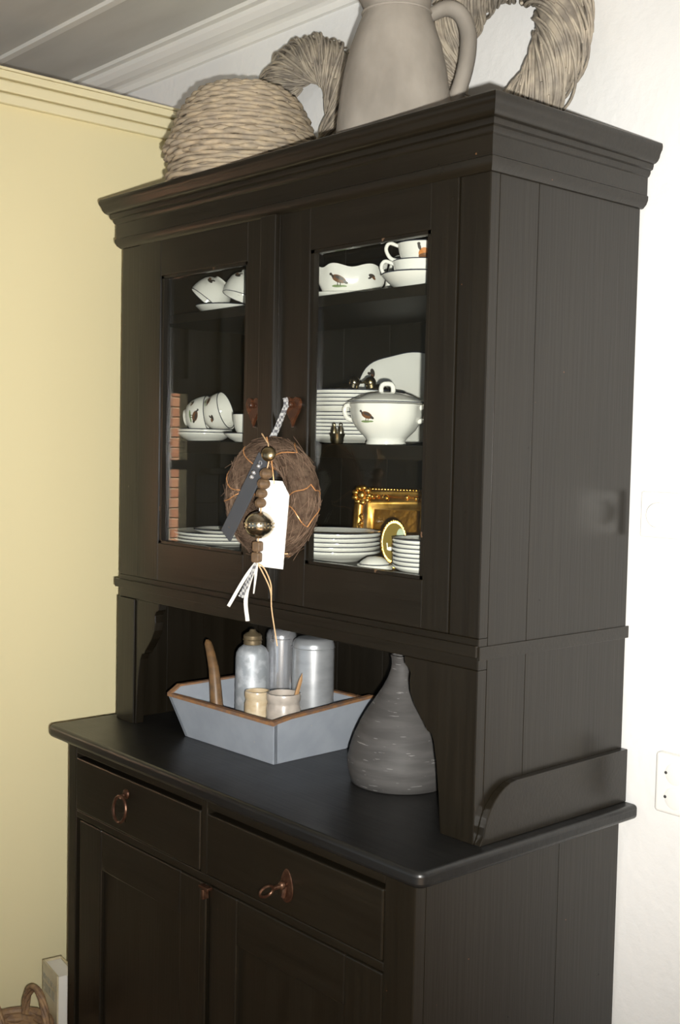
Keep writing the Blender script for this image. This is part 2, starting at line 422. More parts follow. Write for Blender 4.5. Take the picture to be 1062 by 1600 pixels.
# ------------------------------------------------------------------ upper cabinet
hc = thing('display_cabinet', 'tall black painted wooden hutch with two glazed doors standing on the worktop', 'cabinet', (W/2, D/2, 0), local=False)
H = 1.1826
for x0, x1 in ((0, .02), (W-.02, W)):
    for y0, y1 in ((.0222, .1178), (.1183, D)):
        obj('side_plank', Bx(x0, x1, y0, y1, 0, 1.09), 'black_v', hc, .0008)
k = 7
for i in range(k):
    a = .02+(W-.04)/k*i; b = .02+(W-.04)/k*(i+1)
    obj('back_plank', Bx(a+.0006, b-.0006, D-.012, D, .0, 1.12), 'black_inner', hc, .0012)
obj('top_board', Bx(.0, W, .0, D, 1.12, 1.14), 'black_inner', hc)
# front legs with scroll profile
sc = [(.0, 0), (.074, 0), (.079, .06), (.085, .11), (.093, .150), (.100, .163), (.110, .166), (.113, .172), (.122, .182), (.140, .203), (.150, .222), (.153, .240), (.151, .256), (.156, .264), (.164, .268), (.167, .2835), (0, .2835)]
obj('front_leg', MB().prism(sc, 'y', 0, .022), 'black_v', hc, .0015)
obj('front_leg', MB().prism([(W-x, z) for x, z in sc], 'y', 0, .022), 'black_v', hc, .0015)
obj('leg_facing', Bx(.0, .071, -.004, 0, 0, .2835), 'black_v', hc, .0015)
# rail, belt moulding
obj('apron_rail', Bx(.0, W, 0, .022, .2837, .335), 'black_h', hc, .0015)
obj('belt_moulding', MB().box(-.011, W, -.006, .0, .305, .324).box(-.011, 0, 0, D, .305, .324).box(W, W+.003, .0, D+.006, .300, .322), 'black_h', hc, .001)
# stiles of face frame
obj('stile', Bx(0, .075, 0, .022, .3352, 1.08), 'black_v', hc, .0015)
obj('stile', Bx(1.036, W, 0, .022, .3352, 1.08), 'black_v', hc, .0015)
obj('rail', Bx(.0, W, 0, .022, 1.0802, 1.13), 'black_h', hc, .0015)
# side skirts with curved end
sk = [(.002, 0), (D, 0), (D, .097), (.20, .096), (.12, .095)] + [(.095-.085*math.sin(R_(a)), .005+.090*math.cos(R_(a))) for a in (5, 15, 25, 35, 45, 55, 65, 75, 83)]
obj('side_skirt', MB().prism(sk, 'x', W, W+.014), 'black_h', hc, .0015)
obj('side_skirt', MB().prism(sk, 'x', -.014, 0), 'black_h', hc, .003)
# cornice swept round three sides
cp = [(0, 1.072), (.004, 1.073), (.010, 1.079), (.013, 1.086), (.0135, 1.093), (.011, 1.095), (.011, 1.126), (.014, 1.128), (.0165, 1.133), (.0165, 1.137), (.021, 1.139), (.0225, 1.145), (.0225, 1.148)]
cp += [(.0225+.013*math.sin(R_(a)), 1.148+.018*(1-math.cos(R_(a)))) for a in (20, 40, 60, 80)] + [(.037, 1.167), (.039, 1.170), (.040, 1.176), (.039, 1.181), (.037, H), (0, H)]
mb = MB(); vs = []
for (q, z) in cp: vs += [(-q, D+.004, z), (-q, -q, z), (W+q, -q, z), (W+q, D+.004, z)]
fs = []
for i in range(len(cp)-1):
    for j in range(3): fs.append((i*4+j, i*4+j+1, (i+1)*4+j+1, (i+1)*4+j))
n = len(cp)
fs.append(tuple((n-1)*4+j for j in range(4)))
mb.add(vs, fs); obj('cornice', mb, 'black_h', hc, smooth=True, ang=28)
obj('cornice_top', Bx(.0, W, .0, D, H-.012, H-.0005), 'black_h', hc)
# inside shelves
obj('shelf', Bx(.02, W-.02, .024, D-.012, .388, .410), 'black_inner', hc, .001)
obj('shelf', Bx(.02, W-.02, .060, D-.012, .616, .642), 'black_inner', hc, .001)
obj('shelf', Bx(.02, W-.02, .075, D-.012, .905, .925), 'black_inner', hc, .001)

def heart(cx, cz, y0, y1, s=1.0):
    pts = []
    for i in range(40):
        t = 2*PI*i/40
        px = 16*math.sin(t)**3; pz = 13*math.cos(t)-5*math.cos(2*t)-2*math.cos(3*t)-math.cos(4*t)
        if pz < 0: pz *= 1.45
        pts.append((cx+px*.0014*s, cz+pz*.00155*s))
    return MB().prism(pts, 'y', y0, y1)
def glass_door(x0, x1, g0, g1, hx):
    zb, zt, gb, gt = .336, 1.0785, .424, .991
    ya, yb_ = -.003, .021
    q = MB().box(x0, g0-.008, ya, yb_, zb, zt).box(g1+.008, x1, ya, yb_, zb, zt); q.cm = 1
    q.box(g0-.008, g1+.008, ya, yb_, gt+.006, zt).box(g0-.008, g1+.008, ya, yb_, zb, gb-.006)
    d = obj('door', q, ['black_v', 'black_h'], hc, .0015)
    obj('pane', Bx(g0, g1, .010, .013, gb, gt), 'pane_glass', d)['label'] = 'clear glass pane'
    obj('glazing_bead', MB().prism([(g0-.008, ya+.003), (g0+.001, ya+.003), (g0+.001, .0097), (g0-.008, .0097)], 'z', gb-.006, gt+.006), 'bead_edge', d)
    obj('glazing_bead', MB().prism([(g1+.008, ya+.003), (g1-.001, ya+.003), (g1-.001, .0097), (g1+.008, .0097)], 'z', gb-.006, gt+.006), 'bead_edge', d)
    obj('glazing_bead', Bx(g0-.008, g1+.008, ya+.003, .0095, gt, gt+.006), 'bead_edge', d)
    obj('glazing_bead', Bx(g0-.008, g1+.008, ya+.003, .0095, gb-.006, gb), 'bead_edge', d)
    obj('heart_plate', heart(hx, .710, ya-.006, ya, 1.0), 'heart_brown', d, .0015)
    obj('key_knob', MB().ball((hx, ya-.010, .714), .006, 12, 8), 'heart_brown', d, smooth=True)
    return d
gd1 = glass_door(.0765, .5455, .171, .466, .506)
gd2 = glass_door(.5755, 1.0345, .673, .966, .628)
obj('cover_strip', Bx(.528, .5740, -.014, -.003, .340, 1.074), 'black_v', gd1, .002)
obj('stile', Bx(.546, .5750, -.003, .021, .336, 1.0785), 'black_v', gd1, .0015)

# ------------------------------------------------------------------ crockery
def plate_prof(R, h, t=.0026, foot=.6):
    return [(.001, .0018), (foot*R-.004, .0018), (foot*R-.003, 0), (foot*R, 0), (foot*R+.002, .002), (.80*R, h*.42), (.99*R, h-.0008), (R, h+.0006), (R-.0012, h+t*.8), (.80*R, h*.42+t), (foot*R, t+.002), (.001, t+.0015)]
def ringpts(R, z, n=48, lob=0, amp=0):
    return [(R*(1+amp*math.cos(lob*t))*math.cos(t), R*(1+amp*math.cos(lob*t))*math.sin(t), z) for t in [2*PI*i/n for i in range(n)]]
def plate(name, label, cat, loc, R, h, group=None, lob=6, amp=.012, th=.0026):
    t = thing(name, label, cat, loc, (0, 0, random.uniform(0, 3)), group)
    obj('dish', MB().lathe(plate_prof(R, h, th), 60, lobes=(lob, amp, 0, h)), 'porcelain', t, smooth=True, ang=50)
    obj('rim_line', MB().tube(ringpts(R*1.0005-.0006, h+th*.8-.0004, 60, lob, amp), .0011, 6, True), 'rim_blue', t, smooth=True)
    return t
ORD = ['lowest', 'second from the bottom', 'third from the bottom', 'fourth from the bottom', 'fifth from the bottom', 'sixth from the bottom']
def stack(n, name, label, cat, loc, R, h, gap, group, jit=.002):
    """label has a %s for the place in the pile"""
    p = plate(name, label % ORD[0], cat, loc, R, h, group, th=gap-.0018)
    for i in range(1, n):
        dup(p, (loc[0]+random.uniform(-jit, jit), loc[1]+random.uniform(-jit, jit), loc[2]+gap*i), (0, 0, random.uniform(0, 3)), label % ('topmost' if i == n-1 else ORD[i]))
    return p
def ell(cx, cy, a, b, n=16, rot=0):
    o_ = []
    for i in range(n):
        t = 2*PI*i/n; x = a*math.cos(t); y_ = b*math.sin(t)
        o_.append((cx+x*math.cos(rot)-y_*math.sin(rot), cy+x*math.sin(rot)+y_*math.cos(rot)))
    return o_
BIRD = [(2, ell(-.004, -.0115, .010, .0022, 12)), (2, ell(.006, -.0112, .006, .0016, 10)),
        (0, ell(0, 0, .011, .0062, 16, -.35)), (1, ell(.010, -.0045, .004, .0026, 10, -.5)), (1, ell(.001, .0018, .007, .0026, 12, -.35)),
        (1, [(-.0105, .003), (-.007, .0005), (-.0065, .004), (-.0095, .008), (-.012, .008)]), (1, ell(-.0115, .0075, .0026, .0022, 8)),
        (1, [(-.0025, -.005), (-.0012, -.005), (-.0022, -.011), (-.0034, -.011)]), (1, [(.002, -.005), (.0032, -.0048), (.0022, -.011), (.001, -.011)])]
BIRD2 = [(1, ell(0, 0, .0062, .0028, 12, -.2)), (0, ell(.004, -.003, .0042, .002, 10, -.35)), (1, ell(-.0035, -.0035, .003, .0016, 8, .3))]
BIRD3 = [(3, ell(.001, 0, .008, .0075, 14, .4)), (0, ell(.002, -.003, .009, .0035, 14, .1)), (1, ell(-.0055, .0085, .0022, .0048, 10, .3)), (1, ell(-.0063, .0125, .0024, .002, 8)), (0, ell(-.0045, -.008, .009, .0016, 10))]
DM = ['print_brown', 'print_dark', 'print_green', 'print_orange']
def decal(shapes, fmap, scale=1.0, off=.0006, flip=False):
    mb = MB(); k = 0
    for mi, pts in shapes:
        k += 1; mb.cm = mi
        vs = []
        for (u, v_) in pts:
            vs.append(fmap((-u if flip else u)*scale, v_*scale, off+k*.00012))
        # fan about the middle keeps it on the curved surface
        cu = sum(p[0] for p in pts)/len(pts); cvv = sum(p[1] for p in pts)/len(pts)
        vs.append(fmap((-cu if flip else cu)*scale, cvv*scale, off+k*.00012))
        n = len(pts); mb.add(vs, [(i, (i+1) % n, n) for i in range(n)])
    return mb
def prof_r(prof, z):
    for (a, b) in zip(prof, prof[1:]):
        if a[1] <= z <= b[1] and b[1] > a[1]: return a[0]+(b[0]-a[0])*(z-a[1])/(b[1]-a[1])
    return prof[-1][0]
def lathe_map(outer, th, z0, c=(0, 0, 0), lobes=None):
    def f(u, v_, off):
        z = z0+v_; r = prof_r(outer, z); a = th+u/max(r, .01)
        if lobes:
            w = min(1, max(0, (z-lobes[2])/max(1e-6, lobes[3]-lobes[2]))); r = r*(1+lobes[1]*w*math.cos(lobes[0]*a))
        r += off
        return (c[0]+r*math.cos(a), c[1]+r*math.sin(a), c[2]+z)
    return f
TOCAM = math.atan2(-.66, .75)     # heading from the cabinet towards the room
def cup(label, loc, rot, R=.046, h=.058, group=None, birds=((0.0, .032, 'B', 1.0),), handle=2.2, hsz=1.0):
    t = thing('teacup', label, 'cup', loc, rot, group)
    lv = Euler(rot).to_matrix().inverted() @ Vector((.75, -.66, .35)); th0 = math.atan2(lv.y, lv.x)      # side that faces the room
    handle += th0
    outer = [(.42*R, 0), (.44*R, .003), (.46*R, .006), (.68*R, .011), (.84*R, .021), (.94*R, .034), (.985*R, .046), (R, h)]
    inner = [(R-.0018, h+.0006), (.985*R-.0026, .046), (.94*R-.003, .034), (.84*R-.003, .023), (.66*R-.003, .0145), (.40*R, .0095), (.001, .0075)]
    obj('bowl', MB().lathe([(.001, .002), (.38*R, .002)]+outer+inner, 44), 'porcelain', t, smooth=True, ang=60)
    obj('rim_line', MB().tube(ringpts(R-.0006, h+.0006, 44), .0010, 6, True), 'rim_blue', t, smooth=True)
    ca, sa = math.cos(handle), math.sin(handle)
    hp = spline([(.93*R*ca, .93*R*sa, .045), ((R+.014*hsz)*ca, (R+.014*hsz)*sa, .050), ((R+.020*hsz)*ca, (R+.020*hsz)*sa, .038), ((R+.010*hsz)*ca, (R+.010*hsz)*sa, .022), (.80*R*ca, .80*R*sa, .018)], 6)
    obj('handle', MB().tube(hp, .0034, 8), 'porcelain', t, smooth=True)
    for (a, z, kind, s) in birds:
        sh = {'B': BIRD, 'S': BIRD2, 'P': BIRD3}[kind]
        obj('bird_print', decal(sh, lathe_map(outer, th0+a, z), s), DM, t)
    return t

S1, S2, S3 = .925, .642, .410
# --- top shelf, right door: sauce boat on its dish, bowl with two cups
gx, gy = .565, .190
dsh = thing('sauce_boat_dish', 'oval white dish under the wavy sauce boat', 'dish', (gx, gy, S1), (0, 0, .85))
mb = MB(); mb.lathe(plate_prof(.078, .016), 60, lobes=(8, .02, 0, .016)); mb.xf(Matrix.Diagonal((1.05, .78, 1, 1)))
obj('dish', mb, 'porcelain', dsh, smooth=True, ang=50)
sb = thing('sauce_boat', 'white porcelain sauce boat with wavy rim, painted game birds and curled handle', 'sauce boat', (gx, gy, S1+.0041), (0, 0, .85))
def boat_pt(t, f, inset=0.0):
    """t round, f 0 foot .. 1 rim"""
    prof = [(.60, .0), (.62, .1), (.80, .25), (.92, .5), (.97, .75), (1.0, 1.0)]
    for (a, b) in zip(prof, prof[1:]):
        if a[1] <= f <= b[1]:
            s = a[0]+(b[0]-a[0])*(f-a[1])/(b[1]-a[1]); break
    a_ = .070*s-inset; b_ = .040*s-inset
    ex = 1+.05*math.cos(6*t)*f
    z = .068*f+(.0035*math.cos(6*t)*f*f)+(.010*max(0, math.cos(t))**6)*f*f
    return (a_*ex*math.cos(t), b_*ex*math.sin(t), z)
N = 60; rows = [0, .05, .1, .25, .4, .5, .62, .75, .88, 1.0]
vs = []; fs = []
for f in rows: vs += [boat_pt(2*PI*k/N, f) for k in range(N)]
for f in reversed(rows[1:]): vs += [boat_pt(2*PI*k/N, f, .0028) for k in range(N)]
L = len(rows)*2-1
for i in range(L-1):
    for k in range(N): fs.append((i*N+k, i*N+(k+1) % N, (i+1)*N+(k+1) % N, (i+1)*N+k))
fs.append(tuple(reversed(range(N)))); fs.append(tuple(range((L-1)*N, L*N)))
obj('bowl', MB().add(vs, fs), 'porcelain', sb, smooth=True, ang=60)
obj('handle', MB().tube(spline([(.060, 0, .018), (.074, 0, .028), (.078, 0, .056), (.088, 0, .086), (.104, 0, .092)], 6), [.0085-.00016*i for i in range(25)], 8), 'porcelain', sb, smooth=True)
def boat_map(t0, f0):
    def fm(u, v_, off):
        p = boat_pt(t0+u/.052, f0+v_/.062); q = boat_pt(t0+u/.052, f0+v_/.062, -off*2.0); return q
    return fm
obj('bird_print', decal(BIRD, boat_map(-1.95, .58), 1.05), DM, sb)
obj('bird_print', decal(BIRD2, boat_map(-.95, .68), 1.1), DM, sb)
bx_, by_ = .815, .145
plate('bowl', 'wide shallow white bowl carrying two stacked cups', 'bowl', (bx_, by_, S1), .078, .026, lob=1, amp=0)
cup('white teacup with small green-footed bird, lower of two in the shallow bowl', (bx_-.004, by_, S1+.0038), (0, 0, 0), .056, .048, birds=((-.45, .026, 'S', 1.3), (-.62, .02, 'B', .6)), handle=-1.65)
cup('white teacup with orange pheasant, resting on another cup', (bx_+.002, by_, S1+.0353), (0, 0, .0), .052, .048, birds=((-.15, .026, 'P', 1.3),), handle=-1.6)

# --- middle shelf, right door
px_, py_ = .560, .215
stack(7, 'dinner_plate', 'white dinner plate, %s in the lower pile behind the tureen', 'plate', (px_, py_, S2), .108, .016, .0072, 'dinner plates behind the tureen')
stack(5, 'soup_plate', 'deep white soup plate, %s of those on the dinner plates', 'plate', (px_, py_, S2+.0500), .100, .022, .0078, 'soup plates on the dinner plates')
zt_ = S2+.0500+.0078*4+.0246
def bird_shaker(label, loc, rz, m_):
    t = thing('bird_shaker', label, 'shaker', loc, (0, 0, rz))
    obj('body', MB().ball((0, 0, .014), .0165, 18, 12, (1.25, .85, .85)).ball((-.016, 0, .018), .009, 12, 8, (1.6, .6, .6)), m_, t, smooth=True)
    obj('head', MB().ball((.012, 0, .030), .0095, 14, 10).tube([(.009, 0, .018), (.012, 0, .030)], [.010, .0085], 10), m_, t, smooth=True)
    obj('beak', MB().tube([(.019, 0, .031), (.0265, 0, .029)], [.0036, .0008], 8), m_, t, smooth=True)
    t.scale = (1.25,)*3
    return t
bird_shaker('shiny silver bird figure sitting on the soup plates', (px_+.004, py_-.030, zt_-.018), .75, 'silver')
bird_shaker('dull silver bird figure beside the shiny one on the soup plates', (px_+.050, py_+.012, zt_-.018), -2.1, 'brass_dull')
tx, ty = .745, .125
tu = thing('soup_tureen', 'white lidded porcelain tureen with a painted bird and two looped handles', 'tureen', (tx, ty, S2))
to = [(.037, 0), (.038, .003), (.036, .008), (.040, .014), (.054, .028), (.0635, .044), (.067, .058), (.0675, .070), (.069, .076)]
ti = [(.0668, .076), (.065, .068), (.063, .056), (.058, .042), (.045, .024), (.001, .016)]
obj('bowl', MB().lathe([(.001, .003), (.034, .003)]+to+ti, 64, lobes=(8, .022, .01, .05)), 'porcelain', tu, smooth=True, ang=60)
ld = obj('lid', MB().lathe([(.001, .0772), (.069, .0772), (.0725, .0785), (.072, .0805), (.064, .0845), (.050, .0915), (.034, .0965), (.018, .0985), (.001, .099)], 56, lobes=(8, .015, 0, .01)), 'porcelain', tu, smooth=True, ang=60)
kn = MB().tube(spline([(-.011, 0, .0965), (-.011, 0, .108), (-.006, 0, .114), (.006, 0, .114), (.011, 0, .108), (.011, 0, .0965)], 5), [.0046]*26, 8)
kn.xf(Matrix.Rotation(.85, 4, 'Z')); obj('knob', kn, 'porcelain', ld, smooth=True)
obj('rim_line', MB().tube(ringpts(.0722, .0795, 56, 8, .015), .0010, 6, True), 'rim_blue', ld, smooth=True)
for sg in (0, PI):
    a = .85-.35+sg
    hp = spline([(.062, 0, .068), (.078, 0, .074), (.084, 0, .064), (.078, 0, .050), (.062, 0, .044)], 6)
    hb = MB().tube(hp, .0045, 8); hb.xf(Matrix.Rotation(a, 4, 'Z')); obj('handle', hb, 'porcelain', tu, smooth=True)
obj('bird_print', decal(BIRD, lathe_map(to, TOCAM-.62, .054, lobes=(8, .022, .01, .05)), 1.0, .0008), DM, tu)
# platter leaning against the back
pt_ = thing('serving_platter', 'large oval white platter with painted birds leaning against the back', 'platter', (.565, .347, S2), (R_(-8), 0, .12))
def plat_out(t):
    sx = .150; sz = .098
    c, s_ = math.cos(t), math.sin(t)
    n = 2.6; r = 1/((abs(c)**n+abs(s_)**n)**(1/n))
    r *= 1+.020*math.cos(8*t)
    return sx*r*c, sz*r*s_
N = 72; fr_ = [(0, .010), (.55, .010), (.70, .006), (.85, .002), (.985, -.004), (1.0, -.0035), (1.0, -.0005), (.84, .006), (.70, .010), (.55, .014), (0, .014)]
vs = []; fs = []
for (f, y_) in fr_:
    for k in range(N):
        a, b = plat_out(2*PI*k/N); vs.append((a*max(f, .002), y_, .100+b*max(f, .002)))
for i in range(len(fr_)-1):
    for k in range(N): fs.append((i*N+(k+1) % N, i*N+k, (i+1)*N+k, (i+1)*N+(k+1) % N))
obj('dish', MB().add(vs, fs), 'porcelain', pt_, smooth=True, ang=50)
obj('rim_line', MB().tube([(plat_out(2*PI*k/N)[0], -.003, .100+plat_out(2*PI*k/N)[1]) for k in range(N)], .0013, 6, True), 'rim_blue', pt_, smooth=True)
obj('bird_print', decal(BIRD2, lambda u, v_, off: (-.105+u*.8+v_, -.0005-off-.0022, .158+v_-u*.8), 1.5), DM, pt_)
obj('bird_print', decal(BIRD, lambda u, v_, off: (.02+u, .0085-off, .085+v_), 1.2), DM, pt_)
# little metal pair of bottles in a cup
cr = thing('cruet', 'small brass cruet cup with two tiny bottles before the plate pile', 'cruet', (.655, .082, S2))
obj('holder', MB().lathe([(.001, 0), (.010, 0), (.0115, .002), (.012, .010), (.0155, .020), (.0145, .020), (.010, .010), (.001, .004)], 24), 'brass_dull', cr, smooth=True)
for sg in (-1, 1):
    q = MB().lathe([(.001, .005), (.0058, .005), (.0062, .022), (.0055, .030), (.003, .034), (.0035, .038), (.001, .041)], 14, (sg*.0066*.66, sg*.0066*.75, 0))
    obj('bottle', q, 'brass_dull' if sg < 0 else 'silver', cr, smooth=True)
# milk jug partly behind the stile
mj = thing('milk_jug', 'white milk jug with dark rimmed spout beside the tureen', 'jug', (.858, .205, S2))
jo = [(.020, 0), (.022, .003), (.028, .012), (.036, .030), (.036, .045), (.030, .062), (.029, .070), (.033, .080)]
obj('body', MB().lathe([(.001, .002), (.018, .002)]+jo+[(.031, .080), (.027, .070), (.028, .060), (.033, .044), (.001, .008)], 40), 'porcelain', mj, smooth=True, ang=60)
obj('rim_line', MB().tube(ringpts(.032, .0805, 40), .0016, 6, True), 'rim_blue', mj, smooth=True)
ca, sa = -.66, -.75
obj('spout', MB().tube([(.026*ca, .026*sa, .068), (.038*ca, .038*sa, .079), (.044*ca, .044*sa, .084)], [.008, .006, .004], 10), 'porcelain', mj, smooth=True)
ca, sa = .66, .75
obj('handle', MB().tube(spline([(.028*ca, .028*sa, .072), (.05*ca, .05*sa, .074), (.056*ca, .056*sa, .055), (.045*ca, .045*sa, .03), (.034*ca, .034*sa, .026)], 6), .0036, 8), 'porcelain', mj, smooth=True)

# --- bottom shelf, right door
stack(5, 'dessert_plate', 'white dessert plate, %s in the pile behind the butter dish', 'plate', (.575, .150, S3), .094, .018, .0088, 'dessert plates on the bottom shelf')
stack(7, 'saucer', 'white saucer, %s in the pile before the gilt frame', 'saucer', (.868, .120, S3), .066, .014, .0078, 'saucers piled on the bottom shelf')
lt = thing('butter_dish', 'small round white covered dish with domed lid before the gilt frame', 'dish', (.778, .072, S3))
obj('dish', MB().lathe([(.001, 0), (.026, 0), (.0325, .004), (.0325, .0125), (.001, .0125)], 40, lobes=(8, .02, 0, .01)), 'porcelain', lt, .0008, True, 50)
obj('lid', MB().lathe([(.001, .0128), (.0285, .0128), (.027, .0155), (.021, .0215), (.012, .0265), (.001, .028)], 40), 'porcelain', lt, smooth=True)
obj('rim_line', MB().tube(ringpts(.0285, .0138, 40), .0009, 6, True), 'rim_blue', lt, smooth=True)
# gilt frame
gf = thing('gilt_frame', 'ornate gilt picture frame leaning against the dark back boards', 'frame', (.575, .318, S3), (R_(-10), 0, .42))
fw_, fh_, bw_ = .098, .142, .046
mb = MB()
pr = [(0, 0), (0, -.010), (.006, -.016), (.014, -.017), (.020, -.010), (.028, -.016), (.036, -.013), (.042, -.006), (bw_, -.005), (bw_, 0)]
vs = []; fs = []
for (q, y_) in pr: vs += [(-fw_+q, y_, q), (fw_-q, y_, q), (fw_-q, y_, fh_-q), (-fw_+q, y_, fh_-q)]
for i in range(len(pr)-1):
    for j in range(4): fs.append((i*4+j, i*4+(j+1) % 4, (i+1)*4+(j+1) % 4, (i+1)*4+j))
obj('moulding', mb.add(vs, fs), 'gold', gf, smooth=True, ang=60)
obj('picture', Bx(-fw_+bw_-.002, fw_-bw_+.002, -.004, 0, bw_-.002, fh_-bw_+.002), 'gold_dark', gf)
rs = random.Random(3)
for sx in (-1, 1):
    for sz in (0, 1):
        q = MB(); cx = sx*(fw_-.018); cz = .018+(fh_-.036)*sz
        for k in range(9):
            a = 2*PI*k/9
            q.ball((cx+.016*math.cos(a), -.015, cz+.016*math.sin(a)), .0075, 10, 6, (1.1, .7, .8))
        q.ball((cx, -.017, cz), .010, 12, 8, (1, .7, 1))
        for k in range(12):
            q.ball((cx-sx*rs.uniform(.0, .06)*(1 if k % 2 else .1), -.015, cz+(1-2*sz)*rs.uniform(0, .05)*(.1 if k % 2 else 1)), rs.uniform(.004, .007), 8, 6, (1, .7, 1))
        obj('corner_leaf', q, 'gold', gf, smooth=True)
for k in range(22):
    for z in (.004, fh_-.004):
        pass
obj('bead_row', (lambda q: [q.ball((-fw_+.006+(2*fw_-.012)*k/26, -.013, fh_-.004), .0035, 8, 6) for k in range(27)] and q)(MB()), 'gold', gf, smooth=True)
# small oval picture
ov = thing('oval_picture', 'small oval gilt framed picture of two white geese with beaded rim', 'picture', (.762, .135, S3), (R_(-6), 0, .75))
def ovp(t, s=1.0): return (.0255*s*math.sin(t), .050+.043*s*(-math.cos(t))*(1.0 if math.cos(t) < 0 else 1.0))
n = 40; o1 = [ovp(2*PI*i/n) for i in range(n)]
obj('frame', MB().prism(o1, 'y', 0, .008), 'gold', ov, .002, True)
obj('picture', MB().prism([ovp(2*PI*i/n, .84) for i in range(n)], 'y', -.0010, .001), 'picture_olive', ov)
obj('bead_rim', (lambda q: [q.ball((ovp(2*PI*i/34, .95)[0], -.001, ovp(2*PI*i/34, .95)[1]), .0018, 8, 6) for i in range(34)] and q)(MB()), 'gold', ov, smooth=True)
gs = [(0, ell(-.007, .037, .0062, .0035)), (0, ell(.008, .037, .0062, .0035)), (0, [(-.013, .038), (-.011, .038), (-.012, .048), (-.014, .048)]), (0, [(.012, .038), (.0145, .038), (.0145, .047), (.0125, .047)]), (1, ell(0, .045, .004, .0055)), (1, ell(.011, .048, .0022, .003)), (2, ell(.012, .062, .0075, .014))]
obj('goose_print', decal(gs, lambda u, v_, off: (u, -.001-off, v_), 1.0), ['porcelain', 'print_orange', 'print_green'], ov)
obj('foot', MB().prism([(-.008, 0), (.008, 0), (.003, .010), (-.003, .010)], 'y', .001, .010), 'gold', ov, .001)

# --- left door
def lean(ax, roll=0):
    """rotation taking a cup's up axis to ax"""
    return (Vector(ax).to_track_quat('Z', 'Y') @ Euler((0, 0, roll)).to_quaternion()).to_euler()
AX = Vector((.62, .70, 0))         # along the picture's right
TC = Vector((.75, -.66, 0))        # towards the room
# top shelf
lx, ly = .165, .175
plate('saucer', 'white saucer carrying two overturned cups on the top shelf', 'saucer', (lx, ly, S1), .073, .020)
ax = (-AX*.62+TC*.10-Vector((0, 0, .74))).normalized()
cup('white cup tipped rim down on the top shelf saucer, outer of two', tuple(Vector((lx, ly, S1+.0804))-AX*.014-TC*.020), lean(ax, 0), .046, .058, birds=((.3, .022, 'S', 1.4),), handle=2.6)
ax2 = (-AX*.30+TC*.12-Vector((0, 0, .94))).normalized()
cup('white cup with handle lying rim down beside its twin on the top shelf', tuple(Vector((lx, ly, S1+.0930))+AX*.056+TC*.036), lean(ax2, 0), .046, .058, birds=((.5, .02, 'S', 1.4),), handle=2.7)
# middle shelf
lx, ly = .130, .140
stack(2, 'saucer', 'white saucer, %s of two under the cups lying sideways', 'saucer', (lx, ly, S2), .062, .017, .007, 'saucers under the lying cups')
ax = (AX*.95+TC*.18+Vector((0, 0, .12))).normalized()
c0 = Vector((lx, ly, S2+.0550))
cup('white cup with brown bird lying on its side, foot outward', tuple(c0-AX*.046-Vector((0, 0, .002))), lean(ax, 0), .044, .056, birds=((.35, .036, 'B', 1.1), (-.5, .030, 'S', 1.0)), handle=2.6, hsz=.5)
ax = (AX*.90+TC*.26+Vector((0, 0, .26))).normalized()
cup('white cup lying nested in the mouth of its neighbour', tuple(c0-AX*.003+Vector((0, 0, .0006))), lean(ax, 0), .043, .056, birds=((.6, .036, 'S', 1.2), (-.45, .034, 'B', .8)), handle=2.6, hsz=.5)
lx2, ly2 = .335, .120
plate('saucer', 'white saucer under the single upright cup near the heart plate', 'saucer', (lx2, ly2, S2), .060, .017)
cup('white upright cup on its saucer close to the door heart', (lx2-.002, ly2, S2+.0038), (0, 0, .0), .040, .055, handle=1.0)
# bottom shelf
stack(3, 'serving_dish', 'large white serving dish, %s in the pile below the lying cups', 'dish', (.185, .160, S3), .112, .012, .0075, 'large dishes on the bottom shelf')
plate('small_plate', 'small white plate lying on top of the large dishes', 'plate', (.195, .165, S3+.0224), .078, .012)

# ------------------------------------------------------------------ things on top of the cabinet
def weave(prof_, pitch, stakes, rad, amp, seed=1):
    """wavy rings of cane along a profile"""
    q = MB(); rs = random.Random(seed)
    P = [Vector((p[0], 0, p[1])) for p in prof_]; L = [0]
    for a, b in zip(P, P[1:]): L.append(L[-1]+(b-a).length)
    n = int(L[-1]/pitch)
    for i in range(n+1):
        s_ = L[-1]*i/n
        for j in range(len(P)-1):
            if L[j] <= s_ <= L[j+1]+1e-9: break
        t = (s_-L[j])/max(1e-9, L[j+1]-L[j]); c = P[j].lerp(P[j+1], t)
        tg = (P[j+1]-P[j]).normalized(); nm = Vector((tg.z, 0, -tg.x))
        if c.x < .012: continue
        m_ = stakes*4; path = []
        ph = PI*(i % 2); r_ = rad*rs.uniform(.85, 1.12); w1 = rs.uniform(0, 6); w2 = rs.uniform(0, 6)
        for k in range(m_):
            a = 2*PI*k/m_
            e = amp*math.cos(stakes*a/1.0*0.5*2/2+ph) if stakes % 2 == 0 else amp*math.cos(stakes*a/2+ph)
            dz = .0012*math.sin(3*a+w1)+.0010*math.sin(5*a+w2)
            x = c.x+nm.x*e; z = c.z+nm.z*e+dz
            path.append((x*math.cos(a), x*math.sin(a), z))
        q.tube(path, r_, 6, True)
    return q
wk = thing('wicker_basket', 'round grey wicker basket standing upside down on the cabinet', 'basket', (.287, .121, H))
BS = lambda L: [(r*.93, z*.80) for r, z in L]
bprof = BS([(.010, .262), (.05, .262), (.085, .254), (.112, .236), (.132, .210), (.147, .180), (.157, .150), (.164, .125), (.1675, .108)])
obj('weave', weave(bprof, .0086, 22, .0050, .0030, 2), 'wicker', wk, smooth=True, ang=80)['kind'] = 'stuff'
obj('rim_band', weave(BS([(.1675, .108), (.174, .100), (.176, .090), (.173, .078), (.166, .068)]), .0082, 34, .0064, .0045, 3), 'wicker', wk, smooth=True, ang=80)['kind'] = 'stuff'
